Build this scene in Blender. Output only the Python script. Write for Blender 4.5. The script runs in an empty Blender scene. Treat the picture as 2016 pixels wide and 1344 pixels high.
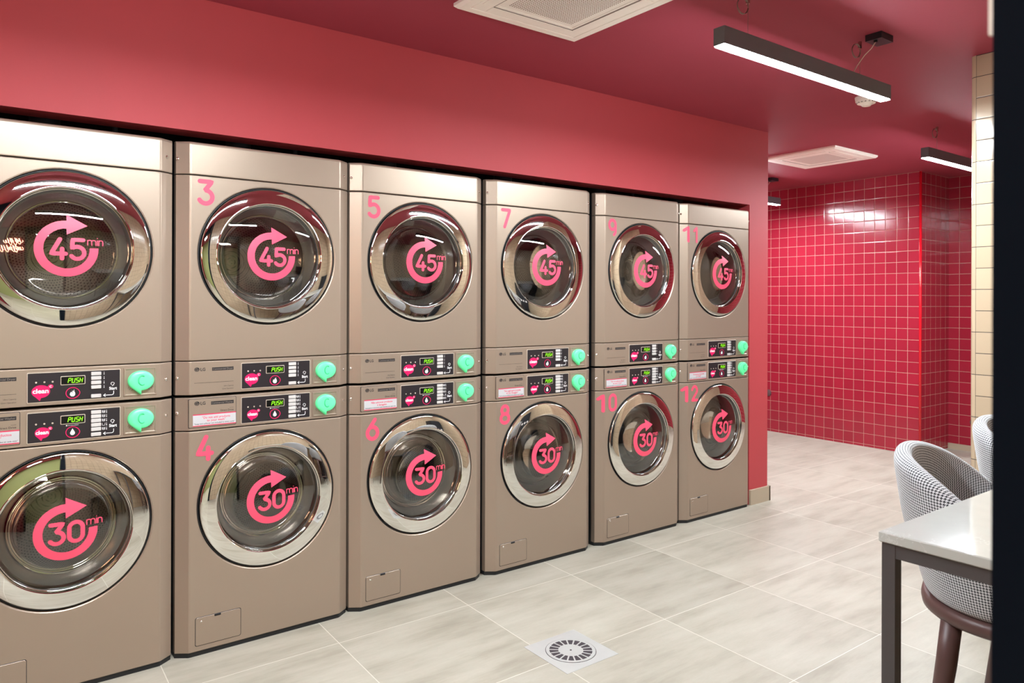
import bpy, bmesh, math, random
from mathutils import Vector, Matrix
random.seed(7)
S = bpy.context.scene
COL = S.collection
pi = math.pi

# ------------------------------------------------------------------ camera
YAW, PITCH, ROLL = 0.64189, 0.00014, 0.00292
cam_d = bpy.data.cameras.new('camera')
cam = bpy.data.objects.new('camera', cam_d); COL.objects.link(cam)
Fv = Vector((math.sin(YAW)*math.cos(PITCH), math.cos(YAW)*math.cos(PITCH), math.sin(PITCH)))
Rv = Vector((math.cos(YAW), -math.sin(YAW), 0)); Uv = Rv.cross(Fv)
R2 = Rv*math.cos(ROLL) + Uv*math.sin(ROLL); U2 = -Rv*math.sin(ROLL) + Uv*math.cos(ROLL)
M = Matrix((R2, U2, -Fv)).transposed().to_4x4()
M.translation = Vector((0.05671, -2.9218, 1.34091))
cam.matrix_world = M
cam_d.sensor_width = 36.0
cam_d.lens = 1447.21/2016*36.0
cam_d.shift_y = -80.0/2016
cam_d.clip_start = 0.02
cam_d.dof.use_dof = True
cam_d.dof.focus_distance = 2.9
cam_d.dof.aperture_fstop = 9.0
S.camera = cam

# ------------------------------------------------------------------ world, exposure
W = bpy.data.worlds.new('world'); S.world = W; W.use_nodes = True
W.node_tree.nodes['Background'].inputs[0].default_value = (0.75, 0.85, 1.0, 1)
W.node_tree.nodes['Background'].inputs[1].default_value = 0.25
S.view_settings.view_transform = 'Standard'
S.view_settings.look = 'None'
S.view_settings.exposure = 2.55
S.view_settings.gamma = 1.0
S.view_settings.use_curve_mapping = False
LAMP_POWER = 68.0          # emission of the pendant diffusers
CEIL_Z = 2.485

# ------------------------------------------------------------------ materials
def lin(c):
    c = c/255.0
    return c/12.92 if c <= 0.04045 else ((c+0.055)/1.055)**2.4
def rgb(r, g, b): return (lin(r), lin(g), lin(b), 1.0)

class NT:
    """small helper around a material node tree"""
    def __init__(s, name):
        s.m = bpy.data.materials.new(name); s.m.use_nodes = True
        s.t = s.m.node_tree; s.n = s.t.nodes; s.b = s.n['Principled BSDF']
    def node(s, typ, **kw):
        n = s.n.new(typ)
        for k, v in kw.items(): setattr(n, k, v)
        return n
    def link(s, a, b): s.t.links.new(a, b)
    def math(s, op, a, b=None, c=None, clamp=False):
        n = s.n.new('ShaderNodeMath'); n.operation = op; n.use_clamp = clamp
        for i, v in enumerate((a, b, c)):
            if v is None: continue
            if isinstance(v, (int, float)): n.inputs[i].default_value = v
            else: s.t.links.new(v, n.inputs[i])
        return n.outputs[0]
    def mix(s, f, a, b):
        n = s.n.new('ShaderNodeMix'); n.data_type = 'RGBA'
        for sock, v in ((n.inputs[0], f), (n.inputs[6], a), (n.inputs[7], b)):
            if isinstance(v, (int, float, tuple)): sock.default_value = v
            else: s.t.links.new(v, sock)
        return n.outputs[2]
    def set(s, **kw):
        for k, v in kw.items():
            sock = s.b.inputs[k.replace('_', ' ')]
            if isinstance(v, (int, float, tuple)): sock.default_value = v
            else: s.t.links.new(v, sock)
        return s
    def noise(s, vec, scale, detail=3.0, rough=0.5):
        n = s.n.new('ShaderNodeTexNoise'); n.inputs['Scale'].default_value = scale
        n.inputs['Detail'].default_value = detail; n.inputs['Roughness'].default_value = rough
        if vec is not None: s.t.links.new(vec, n.inputs['Vector'])
        return n.outputs['Fac']
    def pos(s):
        return s.n.new('ShaderNodeNewGeometry').outputs['Position']
    def sep(s, v):
        n = s.n.new('ShaderNodeSeparateXYZ'); s.t.links.new(v, n.inputs[0]); return n.outputs
    def comb(s, x, y, z):
        n = s.n.new('ShaderNodeCombineXYZ')
        for i, v in enumerate((x, y, z)):
            if isinstance(v, (int, float)): n.inputs[i].default_value = v
            else: s.t.links.new(v, n.inputs[i])
        return n.outputs[0]
    def scale(s, v, sc):
        n = s.n.new('ShaderNodeVectorMath'); n.operation = 'MULTIPLY'
        s.t.links.new(v, n.inputs[0]); n.inputs[1].default_value = sc; return n.outputs[0]
    def bump(s, h, strength, dist):
        n = s.n.new('ShaderNodeBump'); n.inputs['Strength'].default_value = strength
        n.inputs['Distance'].default_value = dist
        s.t.links.new(h, n.inputs['Height']); s.t.links.new(n.outputs[0], s.b.inputs['Normal']); return n

def simple(name, col, rough=0.5, metal=0.0, emit=0.0, ecol=None, coat=0.0, var=0.04, vs=30):
    t = NT(name)
    f = t.noise(t.pos(), vs, 4)
    f = t.math('MULTIPLY_ADD', f, 2*var, 1.0-var)
    c = t.node('ShaderNodeVectorMath', operation='SCALE'); c.inputs[0].default_value = col[:3]
    t.link(f, c.inputs['Scale'])
    t.link(c.outputs[0], t.b.inputs['Base Color'])
    t.set(Roughness=rough, Metallic=metal, Coat_Weight=coat)
    if emit: t.set(Emission_Color=ecol or col, Emission_Strength=emit)
    return t.m

def wallpaint(name, col, rough):
    t = NT(name); p = t.pos()
    f = t.noise(p, 2.2, 5, .6); g = t.noise(p, 60, 3)
    c = t.mix(f, tuple(list([x*.93 for x in col[:3]])+[1]), tuple([min(1, x*1.06) for x in col[:3]]+[1]))
    t.set(Base_Color=c, Roughness=rough)
    t.bump(g, .06, .003)
    return t.m

def tiles(name, axes, size, col, grout, gw, rough, off=(0, 0), tilt=.012, var=.06):
    """square glazed wall tiles laid on the plane spanned by the two world axes"""
    t = NT(name); o = t.sep(t.pos())
    a = t.math('DIVIDE', t.math('SUBTRACT', o['XYZ'.index(axes[0])], off[0]), size)
    b = t.math('DIVIDE', t.math('SUBTRACT', o['XYZ'.index(axes[1])], off[1]), size)
    def edge(v):
        fr = t.math('FRACT', v)
        return t.math('MULTIPLY', t.math('MINIMUM', fr, t.math('SUBTRACT', 1.0, fr)), size)
    d = t.math('MINIMUM', edge(a), edge(b))
    m = t.math('LESS_THAN', d, gw/2)                       # 1 on grout
    wn = t.node('ShaderNodeTexWhiteNoise', noise_dimensions='3D')
    t.link(t.comb(t.math('FLOOR', a), t.math('FLOOR', b), 3.3), wn.inputs['Vector'])
    f = t.math('MULTIPLY_ADD', wn.outputs['Value'], 2*var, 1-var)
    sc = t.node('ShaderNodeVectorMath', operation='SCALE'); sc.inputs[0].default_value = col[:3]
    t.link(f, sc.inputs['Scale'])
    t.set(Base_Color=t.mix(m, sc.outputs[0], grout), Roughness=t.math('MULTIPLY_ADD', m, .6, rough))
    # height: pillowed tile edge plus shallow unevenness
    h = t.math('DIVIDE', d, gw/2+.004, clamp=True)
    h = t.math('ADD', h, t.math('MULTIPLY', t.noise(t.pos(), 7, 2), .35))
    bm = t.bump(h, .35, .0016)
    # each tile sits a hair out of plane
    nrm = t.node('ShaderNodeVectorMath', operation='SUBTRACT'); t.link(wn.outputs['Color'], nrm.inputs[0]); nrm.inputs[1].default_value = (.5, .5, .5)
    ns = t.scale(nrm.outputs[0], (tilt, tilt, tilt))
    ad = t.node('ShaderNodeVectorMath', operation='ADD')
    t.link(ns, ad.inputs[0]); t.link(t.n.new('ShaderNodeNewGeometry').outputs['Normal'], ad.inputs[1])
    no = t.node('ShaderNodeVectorMath', operation='NORMALIZE'); t.link(ad.outputs[0], no.inputs[0])
    t.link(no.outputs[0], bm.inputs['Normal'])
    return t.m

def floor_mat():
    t = NT('stone_floor_tiles'); p = t.pos(); o = t.sep(p)
    sx, sy, ox, oy = .6045, .612, .642, -.212
    ya = t.math('SUBTRACT', o[1], oy)
    xx = t.math('SUBTRACT', o[0], t.math('MULTIPLY', o[1], .026))
    a = t.math('DIVIDE', t.math('SUBTRACT', xx, ox), sx)
    b = t.math('DIVIDE', ya, sy)
    def edge(v, s):
        fr = t.math('FRACT', v)
        return t.math('MULTIPLY', t.math('MINIMUM', fr, t.math('SUBTRACT', 1.0, fr)), s)
    d = t.math('MINIMUM', edge(a, sx), edge(b, sy))
    m = t.math('LESS_THAN', d, .0015)
    wn = t.node('ShaderNodeTexWhiteNoise', noise_dimensions='3D')
    t.link(t.comb(t.math('FLOOR', a), t.math('FLOOR', b), 1.7), wn.inputs['Vector'])
    shift = t.scale(wn.outputs['Color'], (31., 17., 11.))
    q = t.node('ShaderNodeVectorMath', operation='ADD'); t.link(p, q.inputs[0]); t.link(shift, q.inputs[1])
    # streaks run along x with slight slant
    st = t.noise(t.scale(q.outputs[0], (1.6, 9., 1.)), 1.6, 7, .62)
    cl = t.noise(t.scale(q.outputs[0], (1., 1.8, 1.)), 2.3, 5, .55)
    fine = t.noise(t.scale(q.outputs[0], (1., 3., 1.)), 60, 3, .6)
    r = t.node('ShaderNodeValToRGB'); t.link(t.math('ADD', t.math('MULTIPLY', st, .6), t.math('MULTIPLY', cl, .4)), r.inputs[0])
    e = r.color_ramp.elements; e[0].position = .33; e[0].color = rgb(142, 136, 121); e[1].position = .66; e[1].color = rgb(181, 176, 162)
    e2 = r.color_ramp.elements.new(.5); e2.color = rgb(169, 163, 148)
    c = t.mix(t.math('MULTIPLY', fine, .30), r.outputs[0], rgb(151, 142, 129))
    f = t.math('MULTIPLY_ADD', wn.outputs['Value'], .13, .93)
    sc = t.node('ShaderNodeVectorMath', operation='SCALE'); t.link(c, sc.inputs[0]); t.link(f, sc.inputs['Scale'])
    t.set(Base_Color=t.mix(m, sc.outputs[0], rgb(208, 203, 190)), Roughness=t.math('MULTIPLY_ADD', st, .2, .33))
    h = t.math('ADD', t.math('MULTIPLY', t.math('DIVIDE', d, .003, clamp=True), 1.0), t.math('MULTIPLY', fine, .35))
    t.bump(h, .25, .001)
    return t.m

def body_mat():
    t = NT('brushed_bronze_steel'); p = t.pos()
    g = t.noise(t.scale(p, (1, 1, 1)), 900, 2)
    f = t.math('MULTIPLY_ADD', g, .10, .95)
    sc = t.node('ShaderNodeVectorMath', operation='SCALE'); sc.inputs[0].default_value = rgb(165, 147, 131)[:3]
    t.link(f, sc.inputs['Scale'])
    t.set(Base_Color=sc.outputs[0], Metallic=.5, Roughness=.37, Specular_IOR_Level=.35)
    t.bump(t.noise(p, 1.6, 2), .12, .02)
    return t.m

def glass_mat(name, tint, refl, rough=.0):
    t = NT(name); t.n.remove(t.b)
    tr = t.node('ShaderNodeBsdfTransparent'); tr.inputs[0].default_value = tint
    gl = t.node('ShaderNodeBsdfGlossy'); gl.inputs[0].default_value = (1, 1, 1, 1); gl.inputs['Roughness'].default_value = rough
    fr = t.node('ShaderNodeFresnel'); fr.inputs[0].default_value = refl
    mx = t.node('ShaderNodeMixShader'); t.link(fr.outputs[0], mx.inputs[0]); t.link(tr.outputs[0], mx.inputs[1]); t.link(gl.outputs[0], mx.inputs[2])
    t.link(mx.outputs[0], t.n['Material Output'].inputs['Surface'])
    return t.m

def drum_mat():
    t = NT('perforated_drum_steel')
    uv = t.node('ShaderNodeTexCoord').outputs['UV']; o = t.sep(uv)
    s = .0115
    b = t.math('DIVIDE', o[1], s*.866)
    row = t.math('FLOOR', b)
    a = t.math('ADD', t.math('DIVIDE', o[0], s), t.math('MULTIPLY', row, .5))
    fa = t.math('SUBTRACT', t.math('FRACT', a), .5); fb = t.math('SUBTRACT', t.math('FRACT', b), .5)
    d = t.math('SQRT', t.math('ADD', t.math('MULTIPLY', fa, fa), t.math('MULTIPLY', fb, fb)))
    m = t.math('LESS_THAN', d, .24)
    t.set(Base_Color=t.mix(m, rgb(176, 168, 160), rgb(52, 46, 44)), Metallic=.85, Roughness=.3)
    return t.m

def houndstooth():
    t = NT('houndstooth_fabric')
    uv = t.node('ShaderNodeTexCoord').outputs['UV']; o = t.sep(uv)
    th = .0009
    i = t.math('FLOOR', t.math('DIVIDE', o[0], th)); j = t.math('FLOOR', t.math('DIVIDE', o[1], th))
    def mod(v, n): return t.math('FLOORED_MODULO', v, float(n))
    warp = t.math('GREATER_THAN', mod(i, 8), 3.5)
    weft = t.math('GREATER_THAN', mod(j, 8), 3.5)
    over = t.math('GREATER_THAN', mod(t.math('ADD', i, j), 4), 1.5)
    k = t.math('ADD', t.math('MULTIPLY', over, warp), t.math('MULTIPLY', t.math('SUBTRACT', 1.0, over), weft))
    t.set(Base_Color=t.mix(k, rgb(18, 20, 28), rgb(218, 219, 221)), Roughness=.9, Sheen_Weight=.3)
    t.bump(t.noise(t.pos(), 900, 2), .3, .0006)
    return t.m

def quartz():
    t = NT('white_quartz'); p = t.pos()
    w = t.noise(p, 5, 6, .7)
    v = t.math('ABSOLUTE', t.math('SUBTRACT', w, .5))
    m = t.math('MULTIPLY', t.math('LESS_THAN', v, .0035), t.math('GREATER_THAN', t.noise(p, 9, 2), .55))
    t.set(Base_Color=t.mix(m, t.mix(t.noise(p, 20, 4), rgb(180, 182, 176), rgb(188, 190, 183)), rgb(198, 200, 196)), Roughness=.07, Specular_IOR_Level=.5)
    return t.m

MAT = {
 'body': body_mat(),
 'side': simple('dark_cabinet_paint', rgb(40, 46, 52), .5, .2),
 'chrome': simple('polished_chrome', rgb(232, 230, 226), .03, 1.0, var=0),
 'steel': simple('satin_steel', rgb(196, 190, 180), .25, 1.0),
 'rubber': simple('black_rubber', rgb(18, 20, 24), .45),
 'glass': glass_mat('smoked_door_glass', (.78, .75, .72, 1), 2.0),
 'bowl': glass_mat('clear_bowl_glass', (.85, .84, .82, 1), 1.75),
 'cone': simple('door_inner_steel', rgb(215, 210, 205), .25, .75),
 'drum': drum_mat(),
 'pink': simple('pink_vinyl', rgb(240, 78, 108), .45, emit=0),
 'pinkdeep': simple('magenta_print', rgb(218, 12, 92), .4, var=.01),
 'white': simple('white_print', rgb(238, 236, 236), .5, var=.01),
 'panel': simple('keypad_plate_plastic', rgb(30, 23, 28), .45, var=.02),
 'frame': simple('light_bezel', rgb(222, 210, 196), .3, .6),
 'ink': simple('dark_ink', rgb(48, 42, 42), .5, var=.02),
 'badge': simple('badge_black', rgb(34, 30, 32), .45, var=.02),
 'badgetext': simple('badge_lettering', rgb(128, 118, 112), .5),
 'lcd': simple('display_black', rgb(12, 14, 14), .15, var=0),
 'digits': simple('lit_green_digits', rgb(60, 90, 10), .5, emit=.20, ecol=rgb(150, 255, 20), var=0),
 'button': simple('button_plastic', rgb(198, 193, 190), .4),
 'green': simple('lit_mint_plastic', rgb(104, 222, 160), .3, emit=.055, ecol=rgb(60, 240, 140), var=.02),
 'greenc': simple('mint_letter', rgb(60, 196, 130), .35, emit=.03, ecol=rgb(60, 240, 140), var=.02),
 'paper': simple('white_sticker_paper', rgb(190, 188, 190), .5, var=.02),
 'stickertext': simple('crimson_sticker_text', rgb(214, 40, 84), .5, var=.01),
 'redpaint': wallpaint('matt_red_paint', rgb(180, 62, 68), .62),
 'ceilpaint': wallpaint('matt_red_ceiling_paint', rgb(160, 64, 78), .6),
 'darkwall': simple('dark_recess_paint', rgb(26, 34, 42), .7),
 'acwhite': simple('white_unit_plastic', rgb(253, 247, 236), .45),
 'acdark': simple('unit_slot_shadow_plastic', rgb(120, 108, 100), .6),
 'lampbody': simple('anthracite_aluminium', rgb(104, 112, 118), .45, .1),
 'wire': simple('galvanised_wire', rgb(150, 140, 130), .35, .7),
 'cable': simple('clear_flex', rgb(210, 190, 180), .4),
 'boxblack': simple('black_plastic_box', rgb(32, 36, 44), .45),
 'quartz': quartz(),
 'tableframe': simple('grey_powdercoat', rgb(80, 76, 76), .42, .2),
 'fabric': houndstooth(),
 'wood': simple('brown_lacquered_wood', rgb(88, 62, 58), .42, .05),
 'blackframe': simple('blue_black_door_frame', rgb(5, 15, 26), .6, .0),
 'base': wallpaint('stone_skirting', rgb(176, 160, 138), .45),
 'drainmetal': simple('brushed_drain_metal', rgb(196, 196, 192), .38, .35),
 'drainhole': simple('drain_pit', rgb(60, 52, 56), .7),
 'hall': wallpaint('pale_green_hall_paint', rgb(150, 158, 104), .6),
 'neon': simple('warm_neon_tube', rgb(255, 236, 200), .3, emit=4, ecol=rgb(255, 225, 180), var=0),
 'pipe': simple('grey_pipe', rgb(92, 92, 96), .35, .6),
 'floor': floor_mat(),
}
RED = rgb(152, 35, 52); RG = rgb(184, 140, 128)
MAT['redYZ'] = tiles('red_glazed_tiles_far', 'YZ', .0985, RED, RG, .0032, .17, off=(.100, .022))
MAT['redXZ'] = tiles('red_glazed_tiles_return', 'XZ', .0985, RED, RG, .0032, .16, off=(6.77, .022))
CREAM = rgb(188, 166, 139); CG = rgb(52, 44, 44)
MAT['creamYZ'] = tiles('cream_glazed_tiles_side', 'YZ', .0985, CREAM, CG, .0030, .18, off=(-1.478, .021))
MAT['creamXZ'] = tiles('cream_glazed_tiles_front', 'XZ', .0985, CREAM, CG, .0030, .18)
MAT['creambull'] = tiles('cream_edge_tiles', 'XZ', .197, CREAM, CG, .0030, .18, off=(3.7, .021))
MAT['redbull'] = simple('red_edge_tile', rgb(214, 24, 40), .15)
def emis(name, col, st):
    t = NT(name); t.n.remove(t.b)
    e = t.node('ShaderNodeEmission'); e.inputs[0].default_value = col; e.inputs[1].default_value = st
    t.link(e.outputs[0], t.n['Material Output'].inputs['Surface']); return t.m
MAT['blackframe'].node_tree.nodes['Principled BSDF'].inputs['Specular IOR Level'].default_value = .12
MAT['ceilpaint'].node_tree.nodes['Principled BSDF'].inputs['Specular IOR Level'].default_value = .2
MAT['lamp'] = emis('led_diffuser', (.90, 1.0, 1.06, 1), LAMP_POWER)
MAT['halllamp'] = emis('hall_led_diffuser', (.95, 1.0, .96, 1), 14.0)

# ------------------------------------------------------------------ mesh helpers
class MB:
    def __init__(s): s.v = []; s.f = []; s.uv = None
    def add(s, vs, fs):
        o = len(s.v); s.v += [tuple(p) for p in vs]; s.f += [tuple(i+o for i in f) for f in fs]; return s
    def box(s, x0, x1, y0, y1, z0, z1):
        return s.add([(x0,y0,z0),(x1,y0,z0),(x1,y1,z0),(x0,y1,z0),(x0,y0,z1),(x1,y0,z1),(x1,y1,z1),(x0,y1,z1)],
                     [(0,3,2,1),(4,5,6,7),(0,1,5,4),(1,2,6,5),(2,3,7,6),(3,0,4,7)])
    def quad(s, a, b, c, d): return s.add([a, b, c, d], [(0, 1, 2, 3)])
    def rbox(s, x0, x1, y0, y1, z0, z1, r, n=4):
        """plate facing -y with rounded outline corners and a tiny front bevel"""
        bv = min(r*.5, abs(y1-y0)*.4, .0012)
        def ring(ins, y):
            out = []
            rr = max(r-ins, 1e-4)
            for cx, cz, a0 in ((x1-r, z1-r, 0), (x0+r, z1-r, 90), (x0+r, z0+r, 180), (x1-r, z0+r, 270)):
                for i in range(n+1):
                    a = math.radians(a0+90*i/n); out.append((cx+rr*math.cos(a), y, cz+rr*math.sin(a)))
            return out
        R = [ring(0, y1), ring(0, y0+bv), ring(bv, y0)]
        k = len(R[0]); vs = R[0]+R[1]+R[2]; fs = []
        for L in range(2):
            for i in range(k):
                j = (i+1) % k; fs.append((L*k+i, L*k+j, (L+1)*k+j, (L+1)*k+i))
        fs.append(tuple(2*k+i for i in range(k))); fs.append(tuple(reversed(range(k))))
        return s.add(vs, fs)
    def tube(s, pts, rad, n=8, cap=True):
        pts = [Vector(p) for p in pts]; rs = rad if isinstance(rad, (list, tuple)) else [rad]*len(pts)
        vs = []; fs = []; up = None
        for i, p in enumerate(pts):
            d = (pts[min(i+1, len(pts)-1)]-pts[max(i-1, 0)]).normalized()
            if up is None:
                up = Vector((0, 0, 1)) if abs(d.z) < .9 else Vector((1, 0, 0))
            a = d.cross(up).normalized(); b = a.cross(d).normalized(); up = b
            for k in range(n):
                t = 2*pi*k/n; vs.append(p+(a*math.cos(t)+b*math.sin(t))*rs[i])
        for i in range(len(pts)-1):
            for k in range(n):
                fs.append((i*n+k, i*n+(k+1) % n, (i+1)*n+(k+1) % n, (i+1)*n+k))
        if cap: fs.append(tuple(reversed(range(n)))); fs.append(tuple((len(pts)-1)*n+k for k in range(n)))
        return s.add(vs, fs)
    def cyl(s, cx, cy, z0, z1, r, n=32, r2=None):
        r2 = r if r2 is None else r2
        vs = [(cx+r*math.cos(2*pi*k/n), cy+r*math.sin(2*pi*k/n), z0) for k in range(n)] + [(cx+r2*math.cos(2*pi*k/n), cy+r2*math.sin(2*pi*k/n), z1) for k in range(n)]
        fs = [(k, (k+1) % n, n+(k+1) % n, n+k) for k in range(n)]+[tuple(reversed(range(n))), tuple(n+k for k in range(n))]
        return s.add(vs, fs)
    def lathe_y(s, cx, cz, prof, n=96, uvs=False):
        """prof: list of (radius, y); axis along y through (cx, cz)"""
        vs = []; fs = []
        for r, y in prof:
            for k in range(n):
                t = 2*pi*k/n; vs.append((cx+r*math.cos(t), y, cz+r*math.sin(t)))
        for i in range(len(prof)-1):
            for k in range(n):
                fs.append((i*n+k, i*n+(k+1) % n, (i+1)*n+(k+1) % n, (i+1)*n+k))
        return s.add(vs, fs)
    def build(s, name, mat, parent=None, smooth=False, angle=None):
        me = bpy.data.meshes.new(name); me.from_pydata(s.v, [], s.f); me.validate()
        bm = bmesh.new(); bm.from_mesh(me); bmesh.ops.recalc_face_normals(bm, faces=bm.faces); bm.to_mesh(me); bm.free()
        me.materials.append(MAT[mat] if isinstance(mat, str) else mat)
        if smooth or angle:
            for p in me.polygons: p.use_smooth = True
            me.set_sharp_from_angle(angle=math.radians(angle or 180))
        if s.uv:
            ul = me.uv_layers.new(name='UVMap')
            for p in me.polygons:
                us = [s.uv(me.vertices[me.loops[l].vertex_index].co) for l in p.loop_indices]
                mu = max(u[0] for u in us); per = us[0][2] if len(us[0]) > 2 else 0
                for l, u in zip(p.loop_indices, us):
                    x = u[0]
                    if per and mu-x > per*.5: x += per
                    ul.data[l].uv = (x, u[1])
        o = bpy.data.objects.new(name, me); COL.objects.link(o)
        if parent: o.parent = parent
        return o

def lathe_uv(cx, cz):
    def f(co):
        a = math.atan2(co.z-cz, co.x-cx) % (2*pi); r = math.hypot(co.x-cx, co.z-cz)
        return (a*.24, co.y+(.24-r), 2*pi*.24)
    return f
def planar_uv(co): return (co.x, co.z)

def empty(name, loc, rz=0.0):
    o = bpy.data.objects.new(name, None); COL.objects.link(o); o.location = loc; o.rotation_euler = (0, 0, rz)
    o.empty_display_size = .1; return o
def tag(o, label=None, cat=None, group=None, kind=None):
    if label: o['label'] = label
    if cat: o['category'] = cat
    if group: o['group'] = group
    if kind: o['kind'] = kind
    return o
def struct(o): o['kind'] = 'structure'; return o
def copy_tree(o, parent=None, kids=None):
    c = o.copy(); COL.objects.link(c); c.parent = parent
    for ch in kids[o.name]: copy_tree(ch, c, kids)
    return c
def kidmap():
    d = {o.name: [] for o in COL.objects}
    for o in COL.objects:
        if o.parent: d[o.parent.name].append(o)
    return d

# ---- flat lettering -------------------------------------------------
_so = 0
def stroke(mb, pts, w, y=0.0, step=.004, capn=8, warp=None):
    """rounded stroke in the xz plane, facing -y; warp maps (x,z)->y"""
    P = [pts[0]]
    for a, b in zip(pts, pts[1:]):
        L = math.hypot(b[0]-a[0], b[1]-a[1]); n = max(1, int(math.ceil(L/step)))
        for i in range(1, n+1): P.append((a[0]+(b[0]-a[0])*i/n, a[1]+(b[1]-a[1])*i/n))
    Y = warp or (lambda x, z: y)
    global _so
    _so = (_so+1) % 12
    lift = -.00006*_so
    m = 5; h = w/2; vs = []; fs = []; Yb = Y
    for i, (x, z) in enumerate(P):
        a = P[max(i-1, 0)]; b = P[min(i+1, len(P)-1)]
        dx, dz = b[0]-a[0], b[1]-a[1]; L = math.hypot(dx, dz) or 1
        nx, nz = -dz/L, dx/L
        for k in range(m):
            t = -h+w*k/(m-1); vs.append((x+nx*t, z+nz*t, lift-3e-6*min(i, 60)))
    for i in range(len(P)-1):
        for k in range(m-1): fs.append((i*m+k, i*m+k+1, (i+1)*m+k+1, (i+1)*m+k))
    mb.add([(x, Y(x, z)+l, z) for x, z, l in vs], fs)
    for ci, (x, z) in enumerate((P[0], P[-1])):
        vs = [(x, z)]+[(x+h*math.cos(2*pi*k/16), z+h*math.sin(2*pi*k/16)) for k in range(16)]
        mb.add([(a, Y(a, b)+lift-(.00003 if ci == 0 else .00024), b) for a, b in vs], [(0, 1+k, 1+(k+1) % 16) for k in range(16)])
def arc(cx, cz, rx, rz, a0, a1, n=20):
    return [(cx+rx*math.cos(math.radians(a0+(a1-a0)*i/n)), cz+rz*math.sin(math.radians(a0+(a1-a0)*i/n))) for i in range(n+1)]
# glyphs in a unit box: height 1 (stroke centre line from 0 to 1), width as given
G = {
 '0': (.62, [arc(.31,.69,.31,.31,0,180)+arc(.31,.31,.31,.31,180,360)+[(.62,.69)]]),
 '1': (.34, [[(0,.78),(.30,1.0),(.30,0)]]),
 '2': (.62, [arc(.31,.70,.30,.30,165,-20)+[(.02,0),(.62,0)]]),
 '3': (.62, [[(.03,1),(.58,1),(.27,.60)]+arc(.29,.30,.32,.30,92,-150)]),
 '4': (.66, [[(.40,1),(.02,.25),(.66,.25)], [(.50,.50),(.50,0)]]),
 '5': (.62, [[(.56,1),(.08,1),(.05,.56)]+arc(.29,.32,.32,.32,112,-145)]),
 '6': (.62, [[(.46,1)]+arc(.31,.31,.31,.31,150,180,4)+arc(.31,.31,.31,.31,180,-180,30)]),
 '7': (.62, [[(.02,1),(.60,1),(.20,0)]]),
 '8': (.62, [arc(.31,.76,.25,.24,-90,270,28), arc(.31,.27,.31,.27,-90,270,28)]),
 '9': (.62, [arc(.31,.69,.31,.31,-180,180,30), [(.62,.69)]+arc(.31,.31,.31,.31,0,-60,8)]),
 'm': (.95, [[(0,0),(0,.62)], [(0,.42)]+arc(.235,.42,.235,.22,180,0,10)+[(.47,0)], [(.47,.42)]+arc(.705,.42,.235,.22,180,0,10)+[(.94,0)]]),
 'i': (.0, [[(0,0),(0,.62)], [(0,.90),(0,.901)]]),
 'n': (.47, [[(0,0),(0,.62)], [(0,.42)]+arc(.235,.42,.235,.22,180,0,10)+[(.47,0)]]),
}
def glyphs(mb, text, x, z, h, w, gap, y=0, warp=None, sx=1.0):
    for ch in text:
        wd, st = G[ch]
        for s in st: stroke(mb, [(x+p[0]*h*sx, z+p[1]*h) for p in s], w, y, warp=warp)
        x += wd*h*sx+gap
    return x
_tc = {}
def text_flat(mb, txt, x, z, size, y, align='LEFT', bold=0.0, sx=1.0, xmax=None, shear=0.0):
    cu = bpy.data.curves.new('t', 'FONT'); cu.body = txt; cu.size = size; cu.align_x = align; cu.offset = bold
    cu.fill_mode = 'FRONT'; cu.shear = shear; cu.resolution_u = 3
    o = bpy.data.objects.new('t', cu); COL.objects.link(o)
    dg = bpy.context.evaluated_depsgraph_get(); me = bpy.data.meshes.new_from_object(o.evaluated_get(dg))
    vs = [v.co.copy() for v in me.vertices]; fs = [tuple(p.vertices) for p in me.polygons]
    if xmax and vs:
        wd = max(v.x for v in vs)-min(v.x for v in vs); sx = xmax/wd
    mb.add([(x+v.x*sx, y, z+v.y) for v in vs], fs)
    bpy.data.objects.remove(o); bpy.data.curves.remove(cu); bpy.data.meshes.remove(me)
def disc(mb, cx, cz, rx, rz, y, n=32):
    mb.add([(cx, y, cz)]+[(cx+rx*math.cos(2*pi*k/n), y, cz+rz*math.sin(2*pi*k/n)) for k in range(n)], [(0, 1+k, 1+(k+1) % n) for k in range(n)])
def poly(mb, pts, y): mb.add([(a, y, b) for a, b in pts], [tuple(range(len(pts)))])

# ------------------------------------------------------------------ room shell
XL, XR, YF = -2.30, 7.33, -2.80
m = MB(); m.box(XL-.1, XR+.1, -6.2, 3.3, -.1, 0); struct(m.build('floor', 'floor'))
m = MB(); m.box(XL-.1, XR+.1, -6.2, 3.3, CEIL_Z, CEIL_Z+.1); struct(m.build('ceiling', 'ceilpaint'))
# wall holding the machines: soffit above, pier at its end
m = MB(); m.box(XL, 4.42, .026, .14, 1.980, CEIL_Z); m.box(4.216, 4.42, .026, .14, 0, 1.980); m.box(4.216, 4.42, .14, 1.0, 0, CEIL_Z); struct(m.build('wall_back', 'redpaint'))
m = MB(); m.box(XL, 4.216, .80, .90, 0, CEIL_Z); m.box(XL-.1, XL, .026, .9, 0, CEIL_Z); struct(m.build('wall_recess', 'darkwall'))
m = MB(); m.box(4.216, 4.43, .010, .026, 0, .098); m.box(4.42, 4.436, .010, 1.0, 0, .098); struct(m.build('baseboard_back', 'base'))
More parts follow.
